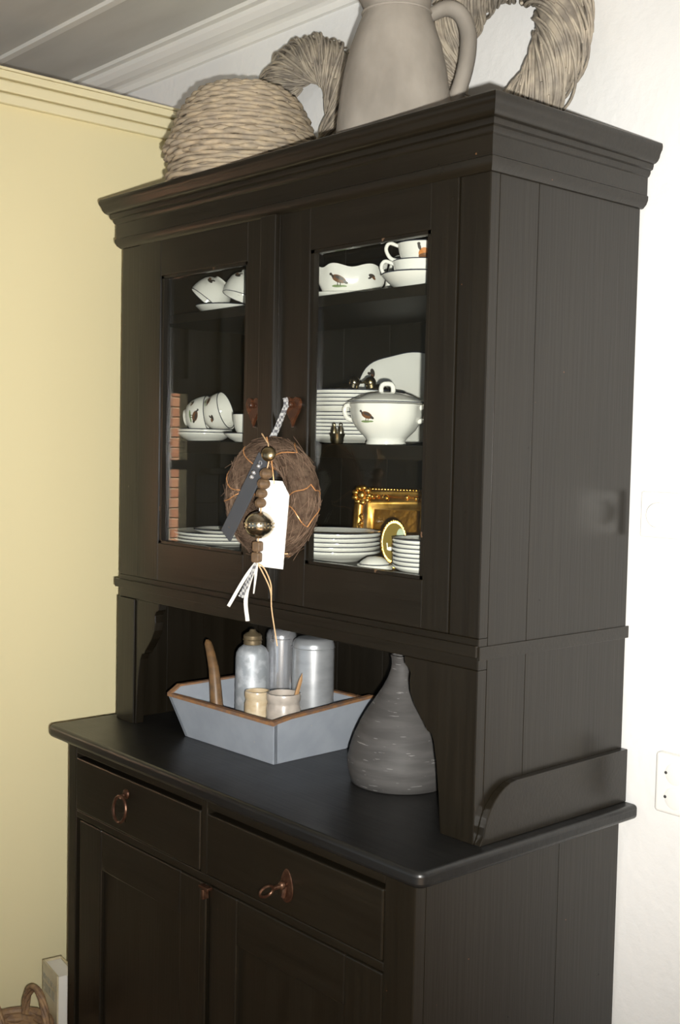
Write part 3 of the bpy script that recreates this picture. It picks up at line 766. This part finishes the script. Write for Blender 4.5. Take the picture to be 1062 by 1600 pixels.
obj('border', weave(BS([(.166, .066), (.164, .050), (.168, .034), (.172, .018), (.174, .0075)]), .0086, 22, .0050, .0030, 4), 'wicker', wk, smooth=True, ang=80)['kind'] = 'stuff'
obj('lining', MB().lathe([(p[0]-.005, p[1]) for p in BS([(.172, .004), (.165, .05), (.165, .068), (.171, .09), (.164, .108)])]+[(p[0]-.004, p[1]-.003) for p in reversed(bprof)], 40), 'wicker', wk, smooth=True)
for k in range(22):
    a = 2*PI*k/22+PI/22
    obj('stake', MB().tube([((p[0])*math.cos(a), (p[0])*math.sin(a), p[1]) for p in bprof], .0030, 5), 'wicker', wk, smooth=True)

def twig_wreath(label, loc, rot, Rr, rr_, seed, hand=1, nt_=230):
    t = thing('willow_wreath', label, 'wreath', loc, rot)
    rs = random.Random(seed); q = MB()
    for i in range(nt_):
        th0 = 2*PI*i/nt_*1.0+rs.uniform(-.03, .03); span = rs.uniform(1.1, 1.6); ph0 = rs.uniform(0, 2*PI) if i % 3 else i*.7
        dph = hand*rs.uniform(3.0, 3.6); rad = rs.uniform(.0023, .0037); d = rr_*rs.uniform(.86, 1.02)
        path = []
        for k in range(23):
            u = k/22; th = th0+span*u; ph = ph0+dph*u
            dd = d*(1-.10*math.sin(ph*2+i))
            x = (Rr+dd*math.cos(ph)); path.append((x*math.cos(th), dd*.85*math.sin(ph), x*math.sin(th)))
        q.tube(path, [rad*(1-.35*abs(u_/22-.3)) for u_ in range(23)], 6)
    obj('twigs', q, 'willow', t, smooth=True, ang=80)['kind'] = 'stuff'
    co_ = MB(); N1, N2 = 48, 12; vs = []; fs = []
    for i in range(N1):
        a = 2*PI*i/N1
        for k in range(N2):
            b = 2*PI*k/N2; x = Rr+rr_*.80*math.cos(b); vs.append((x*math.cos(a), rr_*.68*math.sin(b), x*math.sin(a)))
    for i in range(N1):
        for k in range(N2): fs.append((i*N2+k, i*N2+(k+1) % N2, ((i+1) % N1)*N2+(k+1) % N2, ((i+1) % N1)*N2+k))
    obj('core', co_.add(vs, fs), 'willow', t, smooth=True)
    return t
twig_wreath('grey willow wreath leaning on the wall behind the wicker basket', (.208, .348, H+.1978), (R_(-3), 0, 0), .148, .050, 11, 1)
w2_ = twig_wreath('larger grey willow wreath leaning on the wall beside the clay jug', (.811, .334, H+.2152), (R_(-5), R_(-10), 0), .155, .055, 12, -1)
obj('loose_twig', MB().tube([(-.075, -.01, .075), (-.066, -.012, .068), (-.058, -.014, .067)], .0016, 6), 'willow', w2_, smooth=True)

jg = thing('clay_jug', 'big rough grey brown clay jug with one loop handle', 'jug', (.722, .150, H))
jp = [(.001, .0), (.096, 0), (.1005, .004), (.101, .015), (.099, .060), (.094, .110), (.087, .160), (.078, .200), (.068, .232), (.060, .254), (.0565, .270), (.058, .286), (.064, .305), (.068, .318)]
ji = [(.064, .318), (.060, .305), (.053, .286), (.051, .270), (.055, .252), (.07, .215), (.001, .200)]
mb = MB().lathe([(r*1.1, z) for r, z in jp+ji], 56)
# pour lip opposite the handle
hv = Vector((.62, .70, 0)).normalized()
nv = []
for p in mb.v:
    v_ = Vector(p)
    if v_.z > .27:
        f = max(0, -(Vector((v_.x, v_.y, 0)).normalized().dot(hv)))**8*((v_.z-.27)/.048)
        v_ = v_-hv*.022*f+Vector((0, 0, .006*f))
    nv.append(tuple(v_))
mb.v = nv
obj('body', mb, 'jug_clay', jg, smooth=True, ang=60)
hd = [(.060, .262), (.092, .276), (.118, .266), (.133, .236), (.134, .195), (.126, .150), (.112, .112), (.098, .088)]
obj('handle', MB().tube(spline([(hv.x*a, hv.y*a, b) for a, b in hd], 6), [.016+.004*math.sin(i/43*PI) for i in range(43)], 12, flat=.8), 'jug_clay', jg, smooth=True)
obj('neck_ring', MB().tube(ringpts(.0640, .262, 48), .003, 8, True), 'jug_clay', jg, smooth=True)

# ------------------------------------------------------------------ worktop things
# grey wooden tray
ty0, ty1, tx0, tx1 = .032, .290, .232, .528
TH = .092; FLR = .030
tr_ = thing('wooden_tray', 'grey blue painted wooden tray box with sloping sides and bare worn rim', 'tray', (.38, .161, 0), (0, 0, R_(2)))
hx_, hy_ = .149, .129
def slab(a0, a1, b0, b1, th, axis):
    pass
wt_ = .011
def long_side(sg):
    # board along x, leaning outwards by FLR
    yb0 = sg*hy_; yt0 = sg*(hy_+FLR*.9)
    xb, xt = hx_+.0, hx_+FLR
    vs = [(-xb, yb0, 0), (xb, yb0, 0), (xt, yt0, TH), (-xt, yt0, TH)]
    iv = [(x, y_-sg*wt_, z) for x, y_, z in vs]
    return vs, iv
def hexa(vs, iv):
    fs = [(0, 1, 2, 3), (7, 6, 5, 4), (0, 4, 5, 1), (1, 5, 6, 2), (2, 6, 7, 3), (3, 7, 4, 0)]
    return MB().add(vs+iv, fs)
for sg in (-1, 1):
    vs, iv = long_side(sg)
    b = obj('side_board', hexa(vs, iv), 'tray_paint', tr_, .0012)
    A_, B_ = Vector(vs[3]), Vector(vs[2]); C_, D_ = Vector(iv[2]), Vector(iv[3])
    up_ = Vector((0, 0, .0022)); dn = Vector((0, sg*-.0004, -.0048)); ou = Vector((0, sg*.0007, 0))
    vs2 = [A_+ou+dn, B_+ou+dn, C_-ou+dn*.3, D_-ou+dn*.3, A_+ou+up_, B_+ou+up_, C_-ou+up_, D_-ou+up_]
    q = MB().add(vs2, [(0, 3, 2, 1), (4, 5, 6, 7), (0, 1, 5, 4), (1, 2, 6, 5), (2, 3, 7, 6), (3, 0, 4, 7)])
    obj('bare_rim', q, 'tray_bare', b)
for sg in (-1, 1):
    # end board with raised top
    yb_, yt_ = hy_, hy_+FLR*.9
    prof = [(-yb_, 0), (yb_, 0), (yt_, TH), (yt_-.012, TH+.008), (yt_-.045, TH+.021), (.04, TH+.017), (-.04, TH+.012), (-yt_+.045, TH+.008), (-yt_, TH+.001)]
    if sg < 0: prof = [(-yb_, 0), (yb_, 0), (yt_, TH), (yt_-.03, TH+.015), (-yt_+.03, TH+.015), (-yt_, TH)]
    def P(p, inn): return (sg*(hx_+FLR*(p[1]/TH)-inn), p[0], p[1])
    n = len(prof)
    vs = [P(p, 0) for p in prof]+[P(p, wt_) for p in prof]
    fs = [tuple(range(n)), tuple(reversed(range(n, 2*n)))]+[(i, n+i, n+(i+1) % n, (i+1) % n) for i in range(n)]
    if sg < 0: fs = [tuple(reversed(f)) for f in fs]
    b = obj('end_board', MB().add(vs, fs), 'tray_paint', tr_, .0012)
    top = prof[2:]
    m_ = len(top); vs = []
    for p in top:
        vs += [P((p[0], p[1]-.0042), -.0007), P((p[0], p[1]-.0015), wt_+.0007), P((p[0], p[1]+.0024), wt_+.0007), P((p[0], p[1]+.0024), -.0007)]
    fs = []
    for i in range(m_-1):
        for j in range(4): fs.append((i*4+j, i*4+(j+1) % 4, (i+1)*4+(j+1) % 4, (i+1)*4+j))
    fs += [(0, 1, 2, 3), tuple((m_-1)*4+j for j in (3, 2, 1, 0))]
    if sg < 0: fs = [tuple(reversed(f)) for f in fs]
    obj('bare_rim', MB().add(vs, fs), 'tray_bare', b)
obj('bottom_board', Bx(-hx_+.006, hx_-.006, -hy_+.006, hy_-.006, .001, .011), 'tray_paint', tr_)
TB = .0115
# bottle
bt = thing('zinc_bottle', 'dull grey metal bottle with brown screw cap in the tray', 'bottle', (.297, .160, TB))
obj('body', MB().lathe([(.001, 0), (.034, 0), (.0365, .003), (.037, .02), (.037, .155), (.0355, .168), (.030, .178), (.022, .184), (.018, .186), (.001, .187)], 40), 'zinc', bt, smooth=True)
cpb = obj('cap', MB().lathe([(.001, .1865), (.0195, .1865), (.0205, .190), (.0195, .194), (.0205, .198), (.0205, .206), (.017, .210), (.009, .214), (.006, .2195), (.001, .2205)], 32), 'cap_brown', bt, smooth=True)
obj('cap_ring', MB().tube(ringpts(.0208, .197, 32), .0012, 6, True), 'cap_brown', cpb, smooth=True)
def canister(label, loc, r, h, m_):
    t = thing('metal_canister', label, 'canister', loc)
    obj('body', MB().lathe([(.001, 0), (r-.003, 0), (r, .003), (r, h-.018), (r-.0005, h-.012), (r-.004, h-.004), (r-.010, h), (r-.016, h+.001), (.001, h+.001)], 44), m_, t, smooth=True)
    obj('seam', MB().tube(ringpts(r+.0002, h-.020, 44), .0011, 6, True), m_, t, smooth=True)
    return t
canister('wide matt aluminium canister standing in the tray', (.424, .229, TB), .0455, .212, 'steel')
canister('narrow polished metal canister behind the zinc bottle', (.303, .237, TB), .034, .215, 'steel_bright')
def pot(label, loc, r, h, m_):
    t = thing('stoneware_pot', label, 'pot', loc)
    obj('body', MB().lathe([(.001, 0), (r*.92, 0), (r, .006), (r, h*.74), (r*.93, h*.80), (r*.93, h*.84), (r, h*.88), (r*1.0, h*.97), (r*.97, h), (r*.88, h), (r*.86, h*.8), (r*.86, .010), (.001, .008)], 40), m_, t, smooth=True, ang=50)
    return t
pot('ochre stoneware pot in the tray beside the zinc bottle', (.380, .112, TB), .0275, .103, 'stoneware')
pot('larger greyish stoneware pot in the tray holding a pencil', (.462, .118, TB), .0360, .112, 'stoneware_grey')
setp(obj('pencil', MB().tube([(.452, .124, TB+.012), (.4775, .136, TB+.10), (.4875, .1415, TB+.140), (.4905, .143, TB+.154)], [.0046, .0046, .0040, .0006], 6), 'pencil_wood'), 'short wooden pencil standing in the larger stoneware pot', 'pencil')
setp(obj('horn_handle', MB().tube(spline([(.295, .080, TB+.004), (.276, .082, .060), (.266, .084, .105), (.254, .087, .145), (.236, .090, .180), (.220, .092, .203)], 6), [(.0155-.0075*(i/30)**1.3)*(1 if i < 29 else .8-.35*(i-29)) for i in range(31)], 12), 'horn', smooth=True), 'curved brown horn standing upright in the tray', 'horn')
# dark vase
va = thing('slate_vase', 'dark grey scratched clay bottle vase with wide belly and narrow neck', 'vase', (.767, .160, 0))
vp = [(.001, .0), (.089, 0), (.093, .002), (.098, .020), (.1005, .036), (.1005, .048), (.096, .068), (.089, .090), (.078, .115), (.064, .140), (.049, .162), (.036, .182), (.027, .200), (.0215, .216), (.020, .226), (.0205, .236), (.0225, .244)]
vi = [(.019, .244), (.0165, .234), (.017, .220), (.022, .20), (.001, .19)]
obj('body', MB().lathe(vp+vi, 64), 'vase_slate', va, smooth=True, ang=60)

# ------------------------------------------------------------------ hanging wreath ornament on the right door
WX, WY, WZ = .625, -.052, .5395
cw = thing('coir_wreath', 'brown coconut fibre wreath wound with copper wire hanging from the door', 'wreath', (WX, WY, WZ), (0, 0, R_(6)))
Rw, rw = .0845, .0280
rs = random.Random(5); N1, N2 = 96, 20; vs = []; fs = []
for i in range(N1):
    a = 2*PI*i/N1
    for k in range(N2):
        b = 2*PI*k/N2; d = rw*(1+rs.uniform(-.05, .05)); x = Rw+d*math.cos(b); vs.append((x*math.cos(a), d*math.sin(b), x*math.sin(a)))
for i in range(N1):
    for k in range(N2): fs.append((i*N2+k, i*N2+(k+1) % N2, ((i+1) % N1)*N2+(k+1) % N2, ((i+1) % N1)*N2+k))
obj('ring', MB().add(vs, fs), 'coir', cw, smooth=True, ang=80)
q = MB()
for i in range(1100):
    th = rs.uniform(0, 2*PI); ph = rs.uniform(0, 2*PI); sp = rs.uniform(.15, .6)*rs.choice((-1, 1)); dph = rs.uniform(-.8, .8); lift = rs.uniform(.0, .0035) if i % 9 else rs.uniform(.004, .013)
    path = []
    for k in range(6):
        u = k/5; d = rw*.985+.0012+lift*(u*u); a = th+sp*u; b = ph+dph*u; x = Rw+d*math.cos(b)
        path.append((x*math.cos(a), d*math.sin(b), x*math.sin(a)))
    q.tube(path, .00055, 3)
obj('fibres', q, 'coir_hair', cw)['kind'] = 'stuff'
for i, a0 in enumerate((2.15, 2.75, 3.3, .95, .25, -.35, -1.1, -1.75)):
    path = []
    sgn = 1 if i % 2 else -1
    for k in range(25):
        u = k/24; b = 2*PI*u; a = a0+sgn*.30*math.sin(b*.5+.3)+.05*math.sin(3*b); d = rw+.0022+.001*math.sin(5*b); x = Rw+d*math.cos(b)
        path.append((x*math.cos(a), d*math.sin(b), x*math.sin(a)))
    obj('copper_wire', MB().tube(path[:-1], .0011, 6, True), 'copper_wire', cw, smooth=True)
# ribbon loop over the heart plate
YR = -.020
rb = thing('ribbon_loop', 'grey checked ribbon loop holding the fibre wreath on the door', 'ribbon', (.626, YR, .70))
q = MB()
def strip(q, path, w, wd=Vector((.8, .6, 0)), th=.0008):
    P = [Vector(p) for p in path]; vs = []; fs = []
    for i, p in enumerate(P):
        t = (P[min(i+1, len(P)-1)]-P[max(i-1, 0)]).normalized(); a = wd-(t*wd.dot(t)); a.normalize(); nn = t.cross(a)
        ww = w[i] if isinstance(w, (list, tuple)) else w
        vs += [p-a*ww/2-nn*th, p+a*ww/2-nn*th, p+a*ww/2+nn*th, p-a*ww/2+nn*th]
    n = len(P)
    for i in range(n-1):
        for j in range(4): fs.append((i*4+j, i*4+(j+1) % 4, (i+1)*4+(j+1) % 4, (i+1)*4+j))
    fs += [(3, 2, 1, 0), tuple((n-1)*4+j for j in range(4))]
    q.add(vs, fs)
strip(q, spline([(-.014, -.026, -.062), (-.008, -.014, -.03), (.000, -.004, .006), (.000, -.002, .020), (-.006, .000, .026)], 6), .009)
strip(q, spline([(-.012, -.034, -.062), (-.001, -.022, -.03), (.006, -.010, .004), (.006, -.004, .012)], 6), .009)
obj('checked_ribbon', q, 'gingham', rb)
obj('knot', MB().ball((-.012, -.036, -.066), .007, 12, 8, (1, .8, 1)).ball((-.004, -.038, -.066), .005, 10, 8), 'copper_wire', rb, smooth=True)

# bead pendant hanging in front of the wreath
YB = -.124
pd = thing('bead_pendant', 'string of wooden beads with a large engraved silver ball hanging before the fibre wreath', 'pendant', (.68, YB, .42), local=False)
bt_ = MB().lathe([(.001, -.003), (.0125, -.002), (.0135, 0), (.012, .003), (.007, .0058), (.001, .0068)], 28)
bt_.xf(Matrix.Translation((.707, YB, .622)) @ (Vector((.55, -.80, .25)).to_track_quat('Z', 'Y').to_matrix().to_4x4()))
obj('brass_button', bt_, 'brass_dull', pd, smooth=True)
for (x, z) in ((.673, .588), (.667, .580), (.687, .600)):
    obj('jingle_bead', MB().ball((x, YB-.006, z), .0040, 12, 8), 'steel_bright', pd, smooth=True)
for i, (x, z, r) in enumerate(((.7010, .587, .0125), (.6945, .569, .0125), (.6890, .5515, .011), (.6860, .5345, .011))):
    obj('wooden_bead', MB().ball((x, YB, z), r, 10, 7, (1, 1, .84)), 'bead_wood', pd, smooth=True, ang=25)
BX, BZ = .6840, .4950
sbl = obj('silver_ball', MB().ball((BX, YB, BZ), .0262, 36, 20, (1, 1, .93)), 'silver', pd, smooth=True, ang=80)
for dz in (-.008, .008):
    obj('band_line', MB().tube([(p[0]+BX, p[1]+YB, p[2]+BZ+dz) for p in ringpts(.0248, 0, 40)], .0007, 6, True), 'brass_dull', sbl, smooth=True)
obj('band_relief', (lambda q: [q.ball((BX+.0256*math.cos(a), YB+.0256*math.sin(a), BZ+dz), .0019, 6, 5) for a in [2*PI*i/22 for i in range(22)] for dz in (-.003, .0032)] and q)(MB()), 'brass_dull', sbl, smooth=True)
for (x, z) in ((.6800, .4560), (.6775, .4365)):
    obj('wooden_bead', MB().box(x-.0085, x+.0085, YB-.0085, YB+.0085, z-.0092, z+.0092).xf(Matrix.Translation((x, YB, z)) @ Matrix.Rotation(.5, 4, 'Z') @ Matrix.Translation((-x, -YB, -z))), 'bead_wood', pd, .004, seg=3)
obj('cord', MB().tube([(.645, -.092, .658), (.690, YB+.012, .640), (.705, YB+.004, .615), (.6945, YB, .569), (BX, YB, BZ), (.677, YB, .426)], .0013, 6), 'twine', pd, smooth=True)
b0 = Vector((.677, YB, .427)); AXR = Vector((.66, .75, 0))
def off(a, dz): return b0+AXR*a+Vector((0, 0, dz))
def tails():
    a = MB(); strip(a, spline([b0, off(-.020, -.028), off(-.049, -.080)], 6), [.006]*13); obj('ribbon_tail', a, 'ribbon_white', pd)
    a = MB(); strip(a, spline([b0+Vector((.004, -.004, 0)), off(-.011, -.028)+Vector((.005, -.005, 0)), off(-.026, -.062)+Vector((.005, -.005, 0))], 6), [.004+.0005*i for i in range(13)]); obj('ribbon_tail', a, 'gingham', pd)
    a = MB(); strip(a, spline([b0, off(-.012, -.035), off(-.018, -.070), off(-.014, -.106)], 6), .0072); obj('ribbon_tail', a, 'ribbon_white', pd)
    a = MB(); strip(a, spline([b0, off(-.001, -.025), off(-.004, -.056)], 6), [.007-.0004*i for i in range(13)]); obj('ribbon_tail', a, 'ribbon_white', pd)
    a = MB().tube(spline([b0, off(.010, -.015), off(.026, -.050), off(.029, -.085), off(.040, -.150)], 6), .0013, 6); obj('twine_end', a, 'twine', pd, smooth=True)
    a = MB().tube(spline([b0, off(.014, -.010), off(.026, -.036), off(.028, -.058)], 6), .0013, 6); obj('twine_end', a, 'twine', pd, smooth=True)
tails()
# dark slate tag
st = thing('slate_tag', 'long dark grey tag hanging slanted across the fibre wreath', 'tag', (.655, -.0945, .614), (0, R_(37), 0))
obj('plate', Bx(-.0175, .0175, -.0015, .0015, -.188, -.000), 'slate_tag', st, .001)
obj('eyelet', MB().tube([(.004*math.cos(t), -.0018, -.012+.004*math.sin(t)) for t in [2*PI*i/16 for i in range(16)]], .0009, 6, True), 'steel_bright', st, smooth=True)
# white paper tag
pt2 = thing('paper_tag', 'white paper luggage tag with clipped corner hanging inside the fibre wreath', 'tag', (.6835, -.091, .576), (0, R_(2), R_(18)))
obj('card', MB().prism([(-.034, -.160), (.027, -.160), (.033, -.026), (.017, -.002), (-.014, -.002), (-.029, -.022)], 'y', -.0006, .0006), 'paper', pt2)
obj('string', MB().tube([(0, -.001, -.008), (-.004, -.002, .018), (-.018, .006, .052), (-.028, .010, .075)], .0012, 6), 'copper_wire', pt2, smooth=True)
obj('handwriting', (lambda q: [q.box(-.012+.003*i+.004*j, -.0108+.003*i+.004*j, -.0010, -.0006, -.05-.028*j-.003*(i % 3), -.0492-.028*j) for j in range(3) for i in range(3)] and q)(MB()), 'ink', pt2)

# ------------------------------------------------------------------ wall fittings
sw = thing('dimmer_switch', 'white square wall dimmer with round dial beside the cabinet', 'switch', (1.163, YW, .528), local=False)
obj('plate', Bx(1.122, 1.204, YW-.010, YW, .487, .569), 'plastic_white', sw, .004, seg=3)
dq = MB().lathe([(.001, 0), (.0225, 0), (.0225, .009), (.0205, .011), (.001, .0115)], 40); dq.xf(Matrix.Translation((1.163, YW-.010, .528)) @ Matrix.Rotation(PI/2, 4, 'X'))
obj('dial', dq, 'plastic_white', sw, smooth=True)
so = thing('wall_socket', 'white double wall socket beside the worktop end', 'socket', (1.222, YW, .055), local=False)
obj('plate', Bx(1.180, 1.264, YW-.022, YW, .002, .109), 'plastic_white', so, .006, seg=3)
for z in (.0765, .0335):
    dq = MB().lathe([(.001, 0), (.0195, 0), (.0195, .002), (.018, .0026), (.001, .0014)], 36); dq.xf(Matrix.Translation((1.222, YW-.022, z)) @ Matrix.Rotation(PI/2, 4, 'X'))
    f_ = obj('socket_face', dq, 'plastic_white', so, smooth=True)
    for dx in (-.0195+.0, .0195):
        hq = MB().lathe([(.001, 0), (.0028, 0), (.0028, .0032), (.001, .0032)], 14); hq.xf(Matrix.Translation((1.222+dx*.92, YW-.0218, z)) @ Matrix.Rotation(PI/2, 4, 'X'))
        obj('pin_hole', hq, 'plastic_hole', f_)

# ------------------------------------------------------------------ floor things by the yellow wall
bk = thing('book', 'thick pale book standing upright between yellow wall and black cupboard', 'book', (-.100, -.09, FL), (0, 0, R_(-9)), local=False)
zt2 = FL+.262
obj('pages', Bx(-.144, -.052, -.110, -.073, FL+.003, zt2-.004), 'book_pages', bk)
cvf = obj('front_cover', Bx(-.150, -.048, -.115, -.111, FL, zt2), 'book_cover', bk, .0008)
obj('back_cover', Bx(-.150, -.048, -.072, -.068, FL, zt2), 'book_cover', bk, .0008)
obj('spine', Bx(-.152, -.146, -.115, -.068, FL, zt2), 'book_cover', bk, .001)
rs = random.Random(9)
for ln, (z, h_, n) in enumerate(((zt2-.040, .013, 9), (zt2-.068, .022, 8))):
    for i in range(n):
        x = -.143+.0102*i
        q = MB().box(x, x+.0028, -.1157, -.1149, z, z+h_)
        if rs.random() < .7: q.box(x+.0028, x+.0065, -.1157, -.1149, z+h_*rs.choice((0, .42, .82)), z+h_*.99 if rs.random() < .2 else z+h_*.5+.0025)
        if rs.random() < .6: q.box(x+.0055, x+.0075, -.1157, -.1149, z, z+h_)
        obj('letter', q, 'book_print', cvf)
fb = thing('floor_basket', 'small brown wicker basket with thick arched handles on the floor', 'basket', (-.072, -.216, FL))
fp = [(.040, .006), (.052, .02), (.062, .06), (.068, .10), (.072, .135), (.076, .160)]
obj('weave', weave(fp, .011, 14, .0060, .004, 8), 'floor_basket', fb, smooth=True, ang=80)['kind'] = 'stuff'
obj('rim', MB().tube(ringpts(.078, .165, 40), .009, 8, True), 'floor_basket', fb, smooth=True)
obj('base', MB().lathe([(.001, 0), (.044, 0), (.044, .008), (.001, .008)], 24), 'floor_basket', fb)
obj('lining', MB().lathe([(.038, .008), (.05, .02), (.06, .06), (.066, .10), (.070, .135), (.073, .160), (.071, .160), (.064, .1), (.05, .03), (.001, .012)], 28), 'floor_basket', fb, smooth=True)
for (rz, off) in ((.0, -.055), (0, .050)):
    q = MB()
    for kk in range(4):
        pth = []
        for i in range(25):
            u = i/24; a = PI*u; tw = kk*PI/2+u*9
            pth.append((-.052*math.cos(a)+.005*math.cos(tw), off+.005*math.sin(tw), .160+.080*math.sin(a)+.005*math.cos(tw+1)))
        q.tube(pth, .0052, 6)
    obj('handle', q, 'floor_basket', fb, smooth=True, ang=80)
